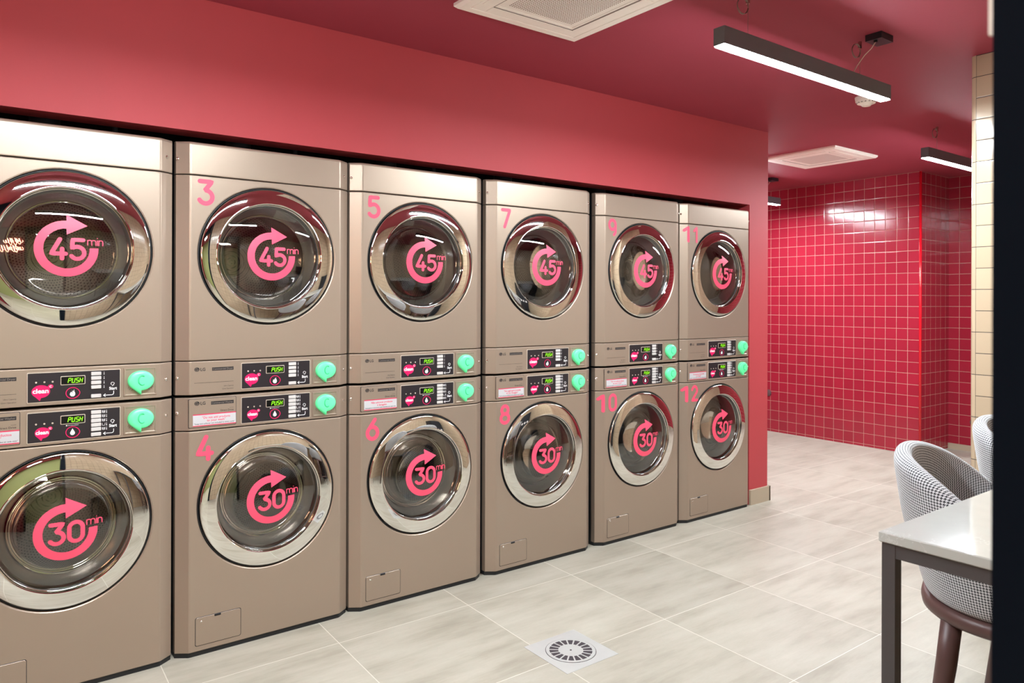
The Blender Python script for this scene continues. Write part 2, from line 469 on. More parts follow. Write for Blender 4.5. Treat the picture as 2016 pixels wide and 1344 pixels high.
# red tiled far end
m = MB(); m.quad((6.77, .09, 0), (6.77, 3.2, 0), (6.77, 3.2, CEIL_Z), (6.77, .09, CEIL_Z)); m.v[0:0] = []
o = struct(m.build('wall_right', 'redYZ'))
m = MB(); m.box(6.772, 7.43, .092, .2, 0, CEIL_Z); struct(m.build('wall_return', 'redXZ'))
m = MB(); m.box(7.33, 7.43, -2.8, .1, 0, CEIL_Z); struct(m.build('wall_end', 'redYZ'))
m = MB(); m.tube([(6.771, .091, 0), (6.771, .091, CEIL_Z)], .011, 12); struct(m.build('trim_1', 'redbull', smooth=True))
m = MB(); m.box(4.42, 6.9, 3.2, 3.3, 0, CEIL_Z); m.box(4.32, 4.42, 1.0, 3.3, 0, CEIL_Z); struct(m.build('wall_rear', 'redpaint'))
m = MB(); m.box(7.314, 7.33, -2.8, .09, 0, .05); struct(m.build('baseboard_end', 'base'))
# cream tiled pier and the wall beside the entrance
m = MB(); m.box(3.82, 4.60, -2.8, -1.478, 0, CEIL_Z); struct(m.build('wall_pier', 'creamYZ'))
b = MB()
prof = [(3.82+.026*(1-math.cos(math.radians(a))), -1.478+.026*math.sin(math.radians(a))) for a in range(0, 91, 15)]
vs = [(x, y, z) for z in (0, CEIL_Z) for x, y in prof]; n = len(prof)
b.add(vs, [(i, i+1, n+i+1, n+i) for i in range(n-1)]); b.quad((3.846, -1.452, 0), (4.6, -1.452, 0), (4.6, -1.452, CEIL_Z), (3.846, -1.452, CEIL_Z))
struct(b.build('trim_2', 'creambull'))
m = MB(); m.box(.60, XR, YF-.1, YF, 0, CEIL_Z); struct(m.build('wall_front', 'creamXZ'))
m = MB(); m.box(XL-.1, XL, -6.2, .026, 0, CEIL_Z); struct(m.build('wall_left', 'redYZ'))
m = MB(); m.box(XL, -.75, -2.9, -2.8, 0, CEIL_Z); struct(m.build('wall_entrance', 'redXZ'))
m = MB(); m.box(.515, .519, -2.7543, -2.7520, 1.49, CEIL_Z); struct(m.build('frame_edge_glint', 'acwhite'))  # white strip standing in for light caught on the door frame edge
# entrance frame beside the camera, glazed shopfront, hall outside
m = MB(); m.box(.515, .60, -2.90, -2.7543, 0, CEIL_Z); m.box(-.75, -.69, -2.86, -2.80, 0, CEIL_Z); m.box(-.75, .6, -2.86, -2.80, 2.20, CEIL_Z)
struct(m.build('door_1', 'blackframe'))
m = MB(); m.box(XL-.1, XR, -6.2, -6.1, 0, CEIL_Z); m.box(3.0, 3.1, -6.1, -2.9, 0, CEIL_Z); struct(m.build('wall_hall', 'hall'))

# ------------------------------------------------------------------ pendant lamps
def pendant(x0, y, label, group='linear pendant lamps', length=1.21, box=True, first=None):
    t = empty('pendant_lamp', (x0, y, 2.262)); tag(t, label, 'lamp', group)
    m = MB(); m.box(0, length, -.024, .024, .004, .068); m.build('lamp_housing', 'lampbody', t)
    m = MB(); m.box(.004, length-.004, -.0215, .0215, 0, .0045); m.build('diffuser', 'lamp', t)
    for k, sx in enumerate((.17, length-.23)):
        m = MB(); m.tube([(sx, 0, .068), (sx, 0, CEIL_Z-2.262)], .0009, 5)
        w = m.build('suspension_wire', 'wire', t)
        m = MB(); m.cyl(sx, 0, CEIL_Z-2.262-.030, CEIL_Z-2.262, .008, 12); m.build('ceiling_gripper', 'steel', t)
        m = MB(); pts = []
        for i in range(64):
            a = 2*pi*i/21; rr = .030+.0012*math.sin(i*.6); pts.append((sx-.030+rr*math.cos(a), .004*math.sin(i*.25), CEIL_Z-2.262-.045+rr*math.sin(a)))
        m.tube(pts, .0011, 6); m.build('coiled_wire', 'wire', t, smooth=True)
    if box:
        m = MB(); bx = length-.29; m.box(bx, bx+.10, -.125, -.055, CEIL_Z-2.262-.028, CEIL_Z-2.262)
        b = m.build('driver_box', 'boxblack', t)
        m = MB(); m.cyl(bx+.02, -.09, CEIL_Z-2.262-.036, CEIL_Z-2.262-.028, .008, 12); m.build('cable_gland', 'rubber', b)
        m = MB(); zc = CEIL_Z-2.262
        pts = [(bx+.02, -.09, zc-.034), (bx+.012, -.075, zc-.060), (bx-.004, -.055, zc-.085), (bx-.012, -.035, zc-.115), (bx-.012, -.015, zc-.140), (bx-.004, -.004, .070)]
        P = []
        for i in range(len(pts)-1):
            for k in range(4): P.append(tuple(pts[i][j]+(pts[i+1][j]-pts[i][j])*k/4 for j in range(3)))
        P.append(pts[-1]); m.tube(P, .0022, 8); m.build('power_cable', 'cable', t, smooth=True)
    return t
pendant(2.238, -1.245, 'long black linear pendant lamp nearest the camera, hanging before the smoke detector')
pendant(4.985, -.735, 'black linear pendant lamp passing behind the cream tiled pier')
pendant(5.095, 1.185, 'far black linear pendant lamp, only its tip showing past the red pier')
pendant(-.05, -1.245, 'black linear pendant lamp above the near machines, outside the photo')

# smoke detector
t = empty('smoke_detector', (4.10, -.815, CEIL_Z)); tag(t, 'round white smoke detector on the red ceiling behind the long pendant lamp', 'smoke detector')
m = MB(); m.cyl(0, 0, -.024, 0, .056, 32, .060); m.build('base', 'acwhite', t, angle=40)
m = MB(); m.cyl(0, 0, -.036, -.024, .047, 32, .053); m.build('rim', 'acwhite', t, angle=40)
m = MB(); m.cyl(0, 0, -.050, -.036, .022, 24, .034); h = m.build('sensor_head', 'acwhite', t, angle=40)
m = MB()
for k in range(16):
    a = 2*pi*k/16; c, s_ = math.cos(a), math.sin(a)
    m.box(c*.0455-.004, c*.0455+.004, s_*.0455-.004, s_*.0455+.004, -.0345, -.028)
m.build('vent_slots', 'acdark', t)

# ------------------------------------------------------------------ ceiling cassette units
def cassette(x0, y0, label, holes):
    t = empty('ceiling_cassette', (x0, y0, CEIL_Z)); tag(t, label, 'air conditioner', 'ceiling air conditioning cassettes')
    Lw = .62
    # outer fascia: bevelled ring frame
    m = MB()
    def ring(a, za, b_, zb):
        A = [(a, a, za), (Lw-a, a, za), (Lw-a, Lw-a, za), (a, Lw-a, za)]; B = [(b_, b_, zb), (Lw-b_, b_, zb), (Lw-b_, Lw-b_, zb), (b_, Lw-b_, zb)]
        m.add(A+B, [(i, (i+1) % 4, 4+(i+1) % 4, 4+i) for i in range(4)])
    ring(0, 0, 0, -.012); ring(0, -.012, .012, -.022); ring(.012, -.022, .045, -.022); ring(.045, -.022, .047, -.019)
    ring(.047, -.019, .050, -.022); ring(.050, -.022, .125, -.022); ring(.125, -.022, .128, -.018); ring(.128, -.018, .3, -.018)
    m.build('fascia', 'acwhite', t)
    # four louvre flaps with slots around them
    for k in range(4):
        def T(x, y):
            for _ in range(k): x, y = Lw-y, x
            return x, y
        f = MB(); x0_, y0_, x1_, y1_ = .11, .060, Lw-.11, .108
        (ax, ay), (bx_, by_) = T(x0_, y0_), T(x1_, y1_)
        f.box(min(ax, bx_), max(ax, bx_), min(ay, by_), max(ay, by_), -.0245, -.0225); fl = f.build('louvre', 'acwhite', t)
        f = MB(); (ax, ay), (bx_, by_) = T(x0_-.004, y1_), T(x1_+.004, y1_+.005)
        f.box(min(ax, bx_), max(ax, bx_), min(ay, by_), max(ay, by_), -.0232, -.0222); f.build('louvre_slot', 'acdark', fl)
    # grille: perforated plate
    g = MB(); a, b_ = .150, Lw-.150; N = holes; cell = (b_-a)/N; zz = -.021; 
    for i in range(N):
        for j in range(N):
            cx, cy = a+(i+.5)*cell, a+(j+.5)*cell; h = cell/2; q = cell*.27
            vs = [(cx-h, cy-h, zz), (cx+h, cy-h, zz), (cx+h, cy+h, zz), (cx-h, cy+h, zz)]
            vs += [(cx-q, cy-q, zz), (cx+q, cy-q, zz), (cx+q, cy+q, zz), (cx-q, cy+q, zz)]
            g.add(vs, [(0, 1, 5, 4), (1, 2, 6, 5), (2, 3, 7, 6), (3, 0, 4, 7)])
    for (p, q_) in (((.128, .128), (Lw-.128, .15)), ((.128, Lw-.15), (Lw-.128, Lw-.128)), ((.128, .15), (.15, Lw-.15)), ((Lw-.15, .15), (Lw-.128, Lw-.15))):
        g.add([(p[0], p[1], zz), (q_[0], p[1], zz), (q_[0], q_[1], zz), (p[0], q_[1], zz)], [(0, 1, 2, 3)])
    gr = g.build('intake_grille', 'acwhite', t)
    k = MB(); k.box(.149, Lw-.149, .149, Lw-.149, -.0188, -.0184); k.build('filter', simple('tan_filter_mesh', rgb(140, 100, 80), .8), gr)
    return t
cassette(1.567, -1.14, 'large white ceiling cassette cut off by the top edge of the photo', 30)
cassette(5.155, -.035, 'far white ceiling cassette near the red tiled wall', 30)

# ------------------------------------------------------------------ laundry machines
CW = .70; XA, XB = .008, .692; CHY = .031
DC = .350; DR = .276
# plan outline of the front: flat centre, slightly rounded chamfers
PLAN = [(XA, CHY), (.0455, .0045), (.0485, .0022), (.052, .0008), (.057, 0), (.643, 0), (.648, .0008), (.6515, .0022), (.6545, .0045), (XB, CHY)]
def wrap(mb, z0, z1, bev=.004, top_r=None, back=True):
    tr = top_r or bev
    prof = [(z0, bev)]+[(z0+bev*(1-math.cos(a)), bev*(1-math.sin(a))) for a in (pi/6, pi/3, pi/2)]
    prof += [(z1-tr*(1-math.sin(a)), tr*(1-math.cos(a))) for a in (0, pi/6, pi/3, pi/2)]
    vs = []
    for z, ins in prof:
        for x, y in PLAN: vs.append((x, y+ins, z))
    n = len(PLAN); fs = []
    for i in range(len(prof)-1):
        for k in range(n-1): fs.append((i*n+k, i*n+k+1, (i+1)*n+k+1, (i+1)*n+k))
    mb.add(vs, fs)
    # closing faces at top, bottom and both ends
    for z, ins in (prof[0], prof[-1]):
        mb.add([(x, y+ins, z) for x, y in PLAN]+[(XB, .06, z), (XA, .06, z)], [tuple(range(n+2))])
    for x in (XA, XB):
        mb.add([(x, CHY+ins, z) for z, ins in prof]+[(x, .06, z1), (x, .06, z0)], [tuple(range(len(prof)+2))])
def front_panel(z0, z1, cz, name, parent):
    """wrapped sheet with the round door opening"""
    mb = MB(); bev = .0035; n = 96; X0, X1 = .057, .643
    prof = [(z0, bev), (z0+bev*.5, bev*.2), (z0+bev, 0)], [(z1-bev, 0), (z1-bev*.5, bev*.2), (z1, bev)]
    for pr in prof:
        vs = [(x, y+i, z) for z, i in pr for x, y in PLAN]; k = len(PLAN)
        mb.add(vs, [(i*k+j, i*k+j+1, (i+1)*k+j+1, (i+1)*k+j) for i in range(2) for j in range(k-1)])
    za, zb = z0+bev, z1-bev
    for seg in (PLAN[:5], PLAN[5:]):
        k = len(seg); mb.add([(x, y, z) for z in (za, zb) for x, y in seg], [(j, j+1, k+j+1, k+j) for j in range(k-1)])
    for x in (XA, XB): mb.quad((x, CHY, z0), (x, .06, z0), (x, .06, z1), (x, CHY, z1))
    ring = []; outer = []
    for k in range(n):
        a = 2*pi*k/n+pi/4; c, s_ = math.cos(a), math.sin(a)
        ring.append((DC+DR*c, 0, cz+DR*s_))
        tx = ((X1-DC) if c > 0 else (DC-X0))/abs(c) if abs(c) > 1e-9 else 1e9
        tz = ((DR+.012))/abs(s_) if abs(s_) > 1e-9 else 1e9
        t_ = min(tx, tz); outer.append((DC+t_*c, 0, cz+t_*s_))
    rim = [(DC+(DR-.004)*((p[0]-DC)/DR), .003, cz+(DR-.004)*((p[2]-cz)/DR)) for p in ring]
    inn = [(DC+(DR-.005)*((p[0]-DC)/DR), .030, cz+(DR-.005)*((p[2]-cz)/DR)) for p in ring]
    mb.add(outer+ring+rim+inn, [(L*n+k, L*n+(k+1) % n, (L+1)*n+(k+1) % n, (L+1)*n+k) for L in range(3) for k in range(n)])
    zt, zl = cz+DR+.012, cz-DR-.012
    # corners of the rectangle around the opening are picked up by the fan; fill above and below
    mb.quad((X0, 0, za), (X1, 0, za), (X1, 0, zl), (X0, 0, zl)); mb.quad((X0, 0, zt), (X1, 0, zt), (X1, 0, zb), (X0, 0, zb))
    for sx, ex in ((-1, X0), (1, X1)):
        for sz, ez in ((-1, zl), (1, zt)):
            cand = [p for p in outer if (p[0]-DC)*sx > 0 and (p[2]-cz)*sz > 0]
            a = max((p for p in cand if abs(p[0]-ex) < 1e-6), key=lambda p: abs(p[2]-cz), default=None)
            b_ = max((p for p in cand if abs(p[2]-ez) < 1e-6), key=lambda p: abs(p[0]-DC), default=None)
            if a and b_: mb.add([a, b_, (ex, 0, ez)], [(0, 1, 2)])
    return mb.build(name, 'body', parent)

RC = .60                      # radius of curvature of the door glass
def dome(r): return -.030+ (r*r)/(2*RC)       # y of the glass surface (negative is towards the room)

def make_door(t, cz, minutes, deep):
    g = MB(); g.lathe_y(DC, cz, [(DR-.004, .030), (DR-.006, .006), (DR-.011, .006), (DR-.012, .030)], 96)
    g.build('door_gasket', 'rubber', t, smooth=True)
    # chrome ring: convex, steep at its outer edge, almost flat towards the glass
    prof = [(.2622, .020), (.2630, .004), (.2630, -.001)]
    for a in (15, 32, 48, 62, 73): prof.append((.2555+.0075*math.cos(math.radians(a)), -.001-.0060*math.sin(math.radians(a))))
    r, y = prof[-1]; N = 24; R9 = r
    for i in range(1, N+1):
        r2 = R9-(R9-.209)*i/N
        u = ((r+r2)/2-.209)/(R9-.209)
        y -= math.tan(math.radians(7.0+4.5*u+9*u**6))*(r-r2); r = r2; prof.append((r, y))
    yi = y
    prof += [(.2075, yi-.0008), (.2055, yi+.0005), (.2045, yi+.006), (.204, .012)]
    d = MB(); d.lathe_y(DC, cz, prof, 128); ring = d.build('door', 'chrome', t, angle=35)
    # black seat between chrome and glass
    d = MB(); d.lathe_y(DC, cz, [(.204, .010), (.2035, -.004), (.202, -.0055), (.2005, -.003)], 96); d.build('glass_seal', 'chrome', ring, smooth=True)
    d = MB(); d.lathe_y(DC, cz, [(.1995*(i/14) if i else 0.0005, dome(.1995*i/14)+.002) for i in range(15)], 96); d.build('door_glass', 'glass', ring, smooth=True)
    # inner steel cone and glass bowl
    d = MB(); d.lathe_y(DC, cz, [(.2015, .003), (.199, .020), (.191, .045), (.184, .062), (.176, .075), (.170, .082), (.172, .092), (.188, .10)], 96); d.build('inner_cone', 'cone', ring, smooth=True)
    bowl = [(.170, .080)]+[(.170*math.cos(a), .080+(.075 if deep else .03)*math.sin(a)) for a in [pi/2*k/9 for k in range(1, 9)]]+[(.0005, .080+(.075 if deep else .03))]
    d = MB(); d.lathe_y(DC, cz, bowl, 96); d.build('glass_bowl', 'bowl', ring, smooth=True)
    # pink circular arrow with the minutes, stuck on the glass
    def wy(x, z): return dome(math.hypot(x-DC, z-cz))+.0012
    s = MB(); R1, R0 = .0945, .0675; zc = cz-.001
    A0, A1 = 88, 363     # from top, anticlockwise to just above 3 o'clock
    n = 110; k2 = 5; vs = []
    for i in range(n+1):
        a = math.radians(A0+(A1-A0)*i/n)
        for k in range(k2):
            r = R0+(R1-R0)*k/(k2-1); x, z = DC+r*math.cos(a), zc+r*math.sin(a); vs.append((x, wy(x, z), z))
    s.add(vs, [(i*k2+k, i*k2+k+1, (i+1)*k2+k+1, (i+1)*k2+k) for i in range(n) for k in range(k2-1)])
    hd = [(DC-.001, zc+.115), (DC-.001, zc+.047), (DC+.062, zc+.080)]
    nn = 10; vs = []; idx = {}
    for i in range(nn+1):
        for j in range(nn+1-i):
            u, v = i/nn, j/nn; x = hd[0][0]*(1-u-v)+hd[1][0]*u+hd[2][0]*v; z = hd[0][1]*(1-u-v)+hd[1][1]*u+hd[2][1]*v
            idx[(i, j)] = len(vs); vs.append((x, wy(x, z)-.00005, z))
    fs = []
    for i in range(nn):
        for j in range(nn-i):
            fs.append((idx[i, j], idx[i+1, j], idx[i, j+1]))
            if i+j < nn-1: fs.append((idx[i+1, j], idx[i+1, j+1], idx[i, j+1]))
    s.add(vs, fs)
    glyphs(s, minutes, DC-.0463, zc-.034, .0645, .0135, .0155, warp=lambda x, z: wy(x, z)-.0001)
    glyphs(s, 'min', DC+.0615, zc+.0145, .0265, .0032, .0045, warp=wy)
    o = s.build('time_decal', 'pink', ring); o['label'] = 'pink circular arrow reading %s min' % minutes
    return ring

def screws(t, spots):
    for x, z in spots:
        m = MB(); sx = -1 if x < .35 else 1
        # sits on the chamfer
        y = CHY-(.0265)*((x-XA)/.0375) if sx < 0 else CHY-.0265*((XB-x)/.0375)
        nrm = Vector((sx*.58, -.815, 0)).normalized(); c = Vector((x, y, z))
        m.tube([c-nrm*.001, c+nrm*.003, c+nrm*.005], [.0062, .0058, .0025], 12); m.build('screw', 'chrome', t, angle=50)

def bubble(mb, cx, cz, rx, rz, tail, y):
    pts = []
    a0, a1 = -118, 215
    for i in range(41):
        a = math.radians(a0+(a1-a0)*i/40*1.0); pts.append((cx+rx*math.cos(a), cz+rz*math.sin(a)))
    pts = [(cx+tail[0], cz+tail[1])]+[(cx+rx*math.cos(math.radians(a)), cz+rz*math.sin(math.radians(a))) for a in [-88+ (318)*i/44 for i in range(45)]]
    mb.add([(cx, y, cz)]+[(a, y, b) for a, b in pts], [(0, 1+i, 1+(i+1) % len(pts)) for i in range(len(pts))])
SEG = {'P': 'abefg', 'U': 'bcdef', 'S': 'acdfg', 'H': 'bcefg'}
def seven(mb, txt, x, z, w, h, lw, gap, y):
    sh = .18
    for ch in txt:
        P = {'a': ((0, h), (w, h)), 'b': ((w, h/2), (w, h)), 'c': ((w, 0), (w, h/2)), 'd': ((0, 0), (w, 0)), 'e': ((0, 0), (0, h/2)), 'f': ((0, h/2), (0, h)), 'g': ((0, h/2), (w, h/2))}
        for s in SEG[ch]:
            (ax, az), (bx, bz) = P[s]; sx = .0008 if ax != bx else 0; sz = .0008 if az != bz else 0
            ax, bx = ax+sx, bx-sx; az, bz = az+sz, bz-sz
            stroke(mb, [(x+ax+az*sh, z+az), (x+bx+bz*sh, z+bz)], lw, y)
        x += w+gap

def controls(t, z0, z1, dryer):
    """everything on the control strip; z are machine-local, pz the panel zero"""
    cp = MB(); wrap(cp, z0, z1, .0035); cpo = cp.build('control_panel', 'body', t)
    off = (z1-1.110) if dryer else (z1-.974)
    Z = lambda z: z+off                       # measured heights -> local heights
    T, B = (1.097, .994) if dryer else (.9635, .859)
    m = MB(); m.rbox(.2385, .518, -.0022, .002, Z(B), Z(T), .004); kp = m.build('keypad', 'frame', t); kp['label'] = 'dark keypad plate in a light bezel'
    m = MB(); m.rbox(.2412, .5155, -.0030, .001, Z(B)+.0026, Z(T)-.0026, .0025); m.build('keypad_plate', 'panel', kp)
    y = -.0032
    DZ = 1.065 if dryer else .931
    m = MB(); m.rbox(.3345, .4085, -.0048, -.003, Z(DZ)-.0155, Z(DZ)+.0155, .0035); m.build('display_bezel', 'frame', kp)
    m = MB(); m.rbox(.3370, .4060, -.0054, -.0045, Z(DZ)-.0128, Z(DZ)+.0128, .002); m.build('display', 'lcd', kp)
    m = MB(); seven(m, 'PUSH', .3565, Z(DZ)-.0078, .0072, .0150, .0025, .0042, -.0057); m.build('display_digits', 'digits', kp)
    lz = 1.0635 if dryer else .9235
    for x in (.265, .2885, .312):
        m = MB(); m.lathe_y(x, Z(lz), [(.0028, -.003), (.0030, -.0042), (.0022, -.0046), (.0016, -.0040), (.0003, -.0040)], 14); m.build('indicator_light', 'frame', kp, smooth=True)
    # clean logo bubble
    cx, cz, rx, rz, sz = (.2785, 1.0325, .0265, .0215, .0215) if dryer else (.2830, .8935, .0215, .0185, .0178)
    m = MB(); bubble(m, cx, Z(cz), rx, rz, (-.003, -rz*1.45), y); disc(m, cx+rx*1.05, Z(cz)+rz*.72, rx*.30, rz*.32, y-.00005); m.build('logo_decal', 'pinkdeep', kp)
    m = MB(); text_flat(m, 'clean', cx-.0005, Z(cz)-sz*.26, sz, y-.0002, 'CENTER', .0006, xmax=rx*1.72)
    text_flat(m, 'C', cx+rx*1.05, Z(cz)+rz*.72-sz*.16, sz*.46, y-.0002, 'CENTER', .0003); m.build('logo_lettering', 'white', kp)
    # flame / drop badge
    fz = 1.0215 if dryer else .8875
    m = MB(); stroke(m, [(.3705+.0195*math.cos(a)*(1.0+.10*max(0, math.cos(a))**6), Z(fz)+.0185*math.sin(a)) for a in [2*pi*k/40 for k in range(41)]], .0024, y)
    m.build('badge_ring', 'pinkdeep', kp)
    m = MB()
    if dryer:
        for fl in ([(-.001, -.0125), (-.0055, -.0100), (-.0085, -.0050), (-.0070, .0005), (-.0045, .0050), (-.0042, .0010), (-.0022, .0040), (-.0004, .0010), (.0002, -.0060)],
                   [(.0010, -.0125), (-.0002, -.0060), (.0004, .0020), (-.0014, .0080), (.0022, .0060), (.0046, .0125), (.0050, .0050), (.0072, .0010), (.0080, -.0050), (.0055, -.0100)]):
            poly(m, [(.3705+a, Z(fz)+b) for a, b in fl], y-.0001)
    else:
        poly(m, [(.3705+.0072*math.cos(a), Z(fz)-.003+.0072*math.sin(a)) for a in [math.radians(150+240*k/20) for k in range(21)]]+[(.3705, Z(fz)+.0125)], y-.0001)
        stroke(m, [(.3570, Z(.911)), (.3620, Z(.911))], .0010, y); stroke(m, [(.3640, Z(.911)), (.3730, Z(.911))], .0010, y); stroke(m, [(.3750, Z(.911)), (.3880, Z(.911))], .0010, y); disc(m, .353, Z(.911), .0022, .0022, y)
    m.build('badge_symbol', 'white', kp)
    # buttons
    zs = [1.084, 1.0685, 1.0530, 1.0375, 1.0065] if dryer else [.9500, .9352, .9204, .9056, .8908, .8730]
    for z in zs:
        m = MB(); m.rbox(.4255, .4565, -.0068, -.003, Z(z)-.0062, Z(z)+.0062, .0022); b_ = m.build('button', 'button', kp)
    m = MB()
    for z in zs[:-1]:
        if dryer:
            stroke(m, [(.4655, Z(z)-.0035), (.4655, Z(z)+.0045)], .0011, y); disc(m, .4655, Z(z)-.0035, .0014, .0014, y-.00005, 10)
        else:
            if z != zs[3]:
                for k in range(3): stroke(m, [(.4615+k*.0028, Z(z)+.0034), (.4615+k*.0028, Z(z)-.0026)], .0010, y)
            stroke(m, [(.4602, Z(z)+.004), (.4608, Z(z)-.0042), (.4682, Z(z)-.0042), (.4690, Z(z)+.004)], .0009, y)
            stroke(m, [(.4735, Z(z)-.0035), (.4735, Z(z)+.0045)], .0012, y); disc(m, .4735, Z(z)-.0035, .0016, .0016, y-.00005, 10)
    m2z = 1.0285 if dryer else .8975
    text_flat(m, 'Start', .4935, Z(m2z-.004), .0145, y, 'CENTER', .0004, xmax=.0245)
    az = 1.0065 if dryer else .873
    stroke(m, [(.4955, Z(az)+.013), (.4955, Z(az)+.006), (.4940, Z(az)+.0015), (.4900, Z(az)), (.4650, Z(az))], .0020, y)
    stroke(m, [(.4695, Z(az)+.0045), (.4635, Z(az)), (.4695, Z(az)-.0045)], .0020, y)
    hz = 1.0440 if dryer else .9125
    stroke(m, [(.4925+dx, Z(hz)+dz) for dx, dz in ((-.004, -.002), (-.006, .003), (-.003, .0065), (.001, .0065))], .0016, y)
    stroke(m, [(.4925+dx, Z(hz)+dz) for dx, dz in ((.003, .0055), (.0055, .002), (.002, -.001), (.0035, -.0045), (-.001, -.003), (-.001, -.0065))], .0016, y)
    m.build('start_legend', 'white', kp)
    # recessed plate with the speech bubble push button
    c = (Z(1.047) if dryer else Z(.911))
    m = MB()
    def rr(x0, x1, za, zb, yy): return [(x0, yy, za), (x1, yy, za), (x1, yy, zb), (x0, yy, zb)]
    A = rr(.5270, .6350, c-.0505, c+.0505, -.0008); B_ = rr(.5285, .6335, c-.049, c+.049, -.0028); C_ = rr(.5320, .6300, c-.0455, c+.0455, -.0028); D_ = rr(.5345, .6275, c-.043, c+.043, -.0010)
    m.add(A+B_+C_+D_, [(L*4+i, L*4+(i+1) % 4, (L+1)*4+(i+1) % 4, (L+1)*4+i) for L in range(3) for i in range(4)]+[(12, 13, 14, 15)])
    pl = m.build('button_surround', 'body', t)
    bz = c+.0040; m = MB(); cx_ = .5820; RX, RZ = .0425, .0355
    L = []
    out = [(-.0005, -.0500)]+[(RX*math.cos(math.radians(a)), RZ*math.sin(math.radians(a))) for a in [-92+318*i/47 for i in range(48)]]
    for sc, yy in ((1.0, -.001), (1.0, -.010), (.97, -.0145), (.90, -.0175), (.6, -.0195), (.3, -.0203)):
        L.append([(cx_+a*sc, yy, bz+b*sc) for a, b in out])
    n = len(out); vs = [p for l in L for p in l]+[(cx_, -.0205, bz)]
    m.add(vs, [(i*n+k, i*n+(k+1) % n, (i+1)*n+(k+1) % n, (i+1)*n+k) for i in range(len(L)-1) for k in range(n)]+[((len(L)-1)*n+k, (len(L)-1)*n+(k+1) % n, len(L)*n) for k in range(n)])
    pb = m.build('push_button', 'green', t, angle=60); pb['label'] = 'lit mint green speech bubble button with a letter C'
    m = MB()
    for sx in (-1, 1):
        for dx, dz in ((.026, -.030), (.034, -.026), (.038, -.021)):
            stroke(m, [(cx_+sx*dx, bz+dz), (cx_+sx*(dx+.003), bz+dz-.0055)], .0009, -.0014)
    m.build('rim_ticks', 'ink', pl)  # short dark ticks on the surround, either side below the bubble
    m = MB(); pts = arc(cx_+.002, bz+.002, .0115, .0165, 55, 305, 18)
    m.tube([(a, -.0208, b) for a, b in pts], .0022, 8); m.build('button_letter', 'greenc', pb, smooth=True)
    # screws and left hand printing
    screws(t, [(.0135, Z(1.048 if dryer else .916)), (.6690, Z(1.048 if dryer else .916))])
    m = MB(); yy = -.0006
    lg = 1.0795 if dryer else .9520
    if not dryer:
        d = MB(); d.rbox(.0480, .2195, -.0026, .001, Z(.862), Z(.968), .004); dr = d.build('detergent_drawer', 'body', t)
        d = MB(); d.rbox(.0462, .2213, -.0007, .001, Z(.8602), Z(.9698), .005); d.build('drawer_gap', 'ink', dr)
        yy = -.0030
    disc(m, .0765, Z(lg), .0095, .0080, yy, 28); text_flat(m, 'LG', .0885, Z(lg)-.0058, .0160, yy, 'LEFT', .0004, xmax=.0175)
    stroke(m, [(.0740, Z(lg)+.004), (.0740, Z(lg)-.003), (.0775, Z(lg)-.003)], .0008, yy-.0001) if False else None
    m.build('brand_logo', 'ink', t)
    m = MB(); stroke(m, arc(.0765, Z(lg), .0066, .0056, 80, 350, 16)+[(.0800, Z(lg)-.0003)], .0008, yy-.0002); stroke(m, [(.0763, Z(lg)+.0025), (.0763, Z(lg)-.0027), (.0785, Z(lg)-.0027)], .0008, yy-.0002); m.build('brand_symbol', 'body', t)
    m = MB(); bz_ = 1.0785 if dryer else .9500; x0 = .131 if dryer else .127
    m.quad((x0, yy, Z(bz_)-.0062), (.2105, yy, Z(bz_)-.0062), (.2105, yy, Z(bz_)+.0062), (x0, yy, Z(bz_)+.0062)); md = m.build('model_badge', 'badge', t)
    m = MB(); text_flat(m, 'Commercial Dryer' if dryer else 'Commercial Washer', x0+.0022, Z(bz_)-.0032, .0100, yy-.0003, 'LEFT', .0001, xmax=.2105-x0-.0044); m.build('badge_text', 'badgetext', md)
    m = MB()
    if dryer:
        m.quad((.067, yy, Z(1.0281)), (.2105, yy, Z(1.0281)), (.2105, yy, Z(1.0291)), (.067, yy, Z(1.0291)))
        text_flat(m, 'Ultra Capacity', .2105, Z(1.0105), .0062, yy, 'RIGHT'); text_flat(m, 'Quiet Operation', .2105, Z(.9995), .0062, yy, 'RIGHT')
    else:
        text_flat(m, 'Inverter', .2105, Z(.9270), .0045, yy, 'RIGHT'); text_flat(m, 'Direct Drive', .2105, Z(.9165), .0095, yy, 'RIGHT', .0001)
    m.build('printed_text', 'ink', t)
    return dr if not dryer else None

def make_dryer():
    t = empty('clothes_dryer', (0, 0, .983)); h = .952; o = -.983
    m = MB(); m.box(XA+.001, XB-.001, .034, .10, 0, h-.006); m.box(XA+.001, XB-.001, .10, .70, 0, h-.006)
    # box open at the door so the drum is seen: build as shell
    m = MB()
    m.quad((XA+.001, .040, 0), (XA+.001, .70, 0), (XA+.001, .70, h-.006), (XA+.001, .040, h-.006)); m.quad((XB-.001, .040, 0), (XB-.001, .70, 0), (XB-.001, .70, h-.006), (XB-.001, .040, h-.006))
    m.quad((XA+.001, .040, h-.006), (XB-.001, .040, h-.006), (XB-.001, .70, h-.006), (XA+.001, .70, h-.006)); m.quad((XA+.001, .040, 0), (XB-.001, .040, 0), (XB-.001, .70, 0), (XA+.001, .70, 0))
    m.quad((XA+.001, .70, 0), (XB-.001, .70, 0), (XB-.001, .70, h-.006), (XA+.001, .70, h-.006)); m.build('cabinet', 'side', t)
    m = MB(); wrap(m, 1.8125+o, 1.935+o, .0035, .011); m.build('top_panel', 'body', t)
    front_panel(1.1130+o, 1.8095+o, 1.515+o, 'front_panel', t)
    controls(t, .984+o, 1.110+o, True)
    screws(t, [(.0135, 1.868+o), (.6690, 1.868+o)])
    make_door(t, 1.515+o, '45', False)
    make_drum(t, 1.515+o)
    return t
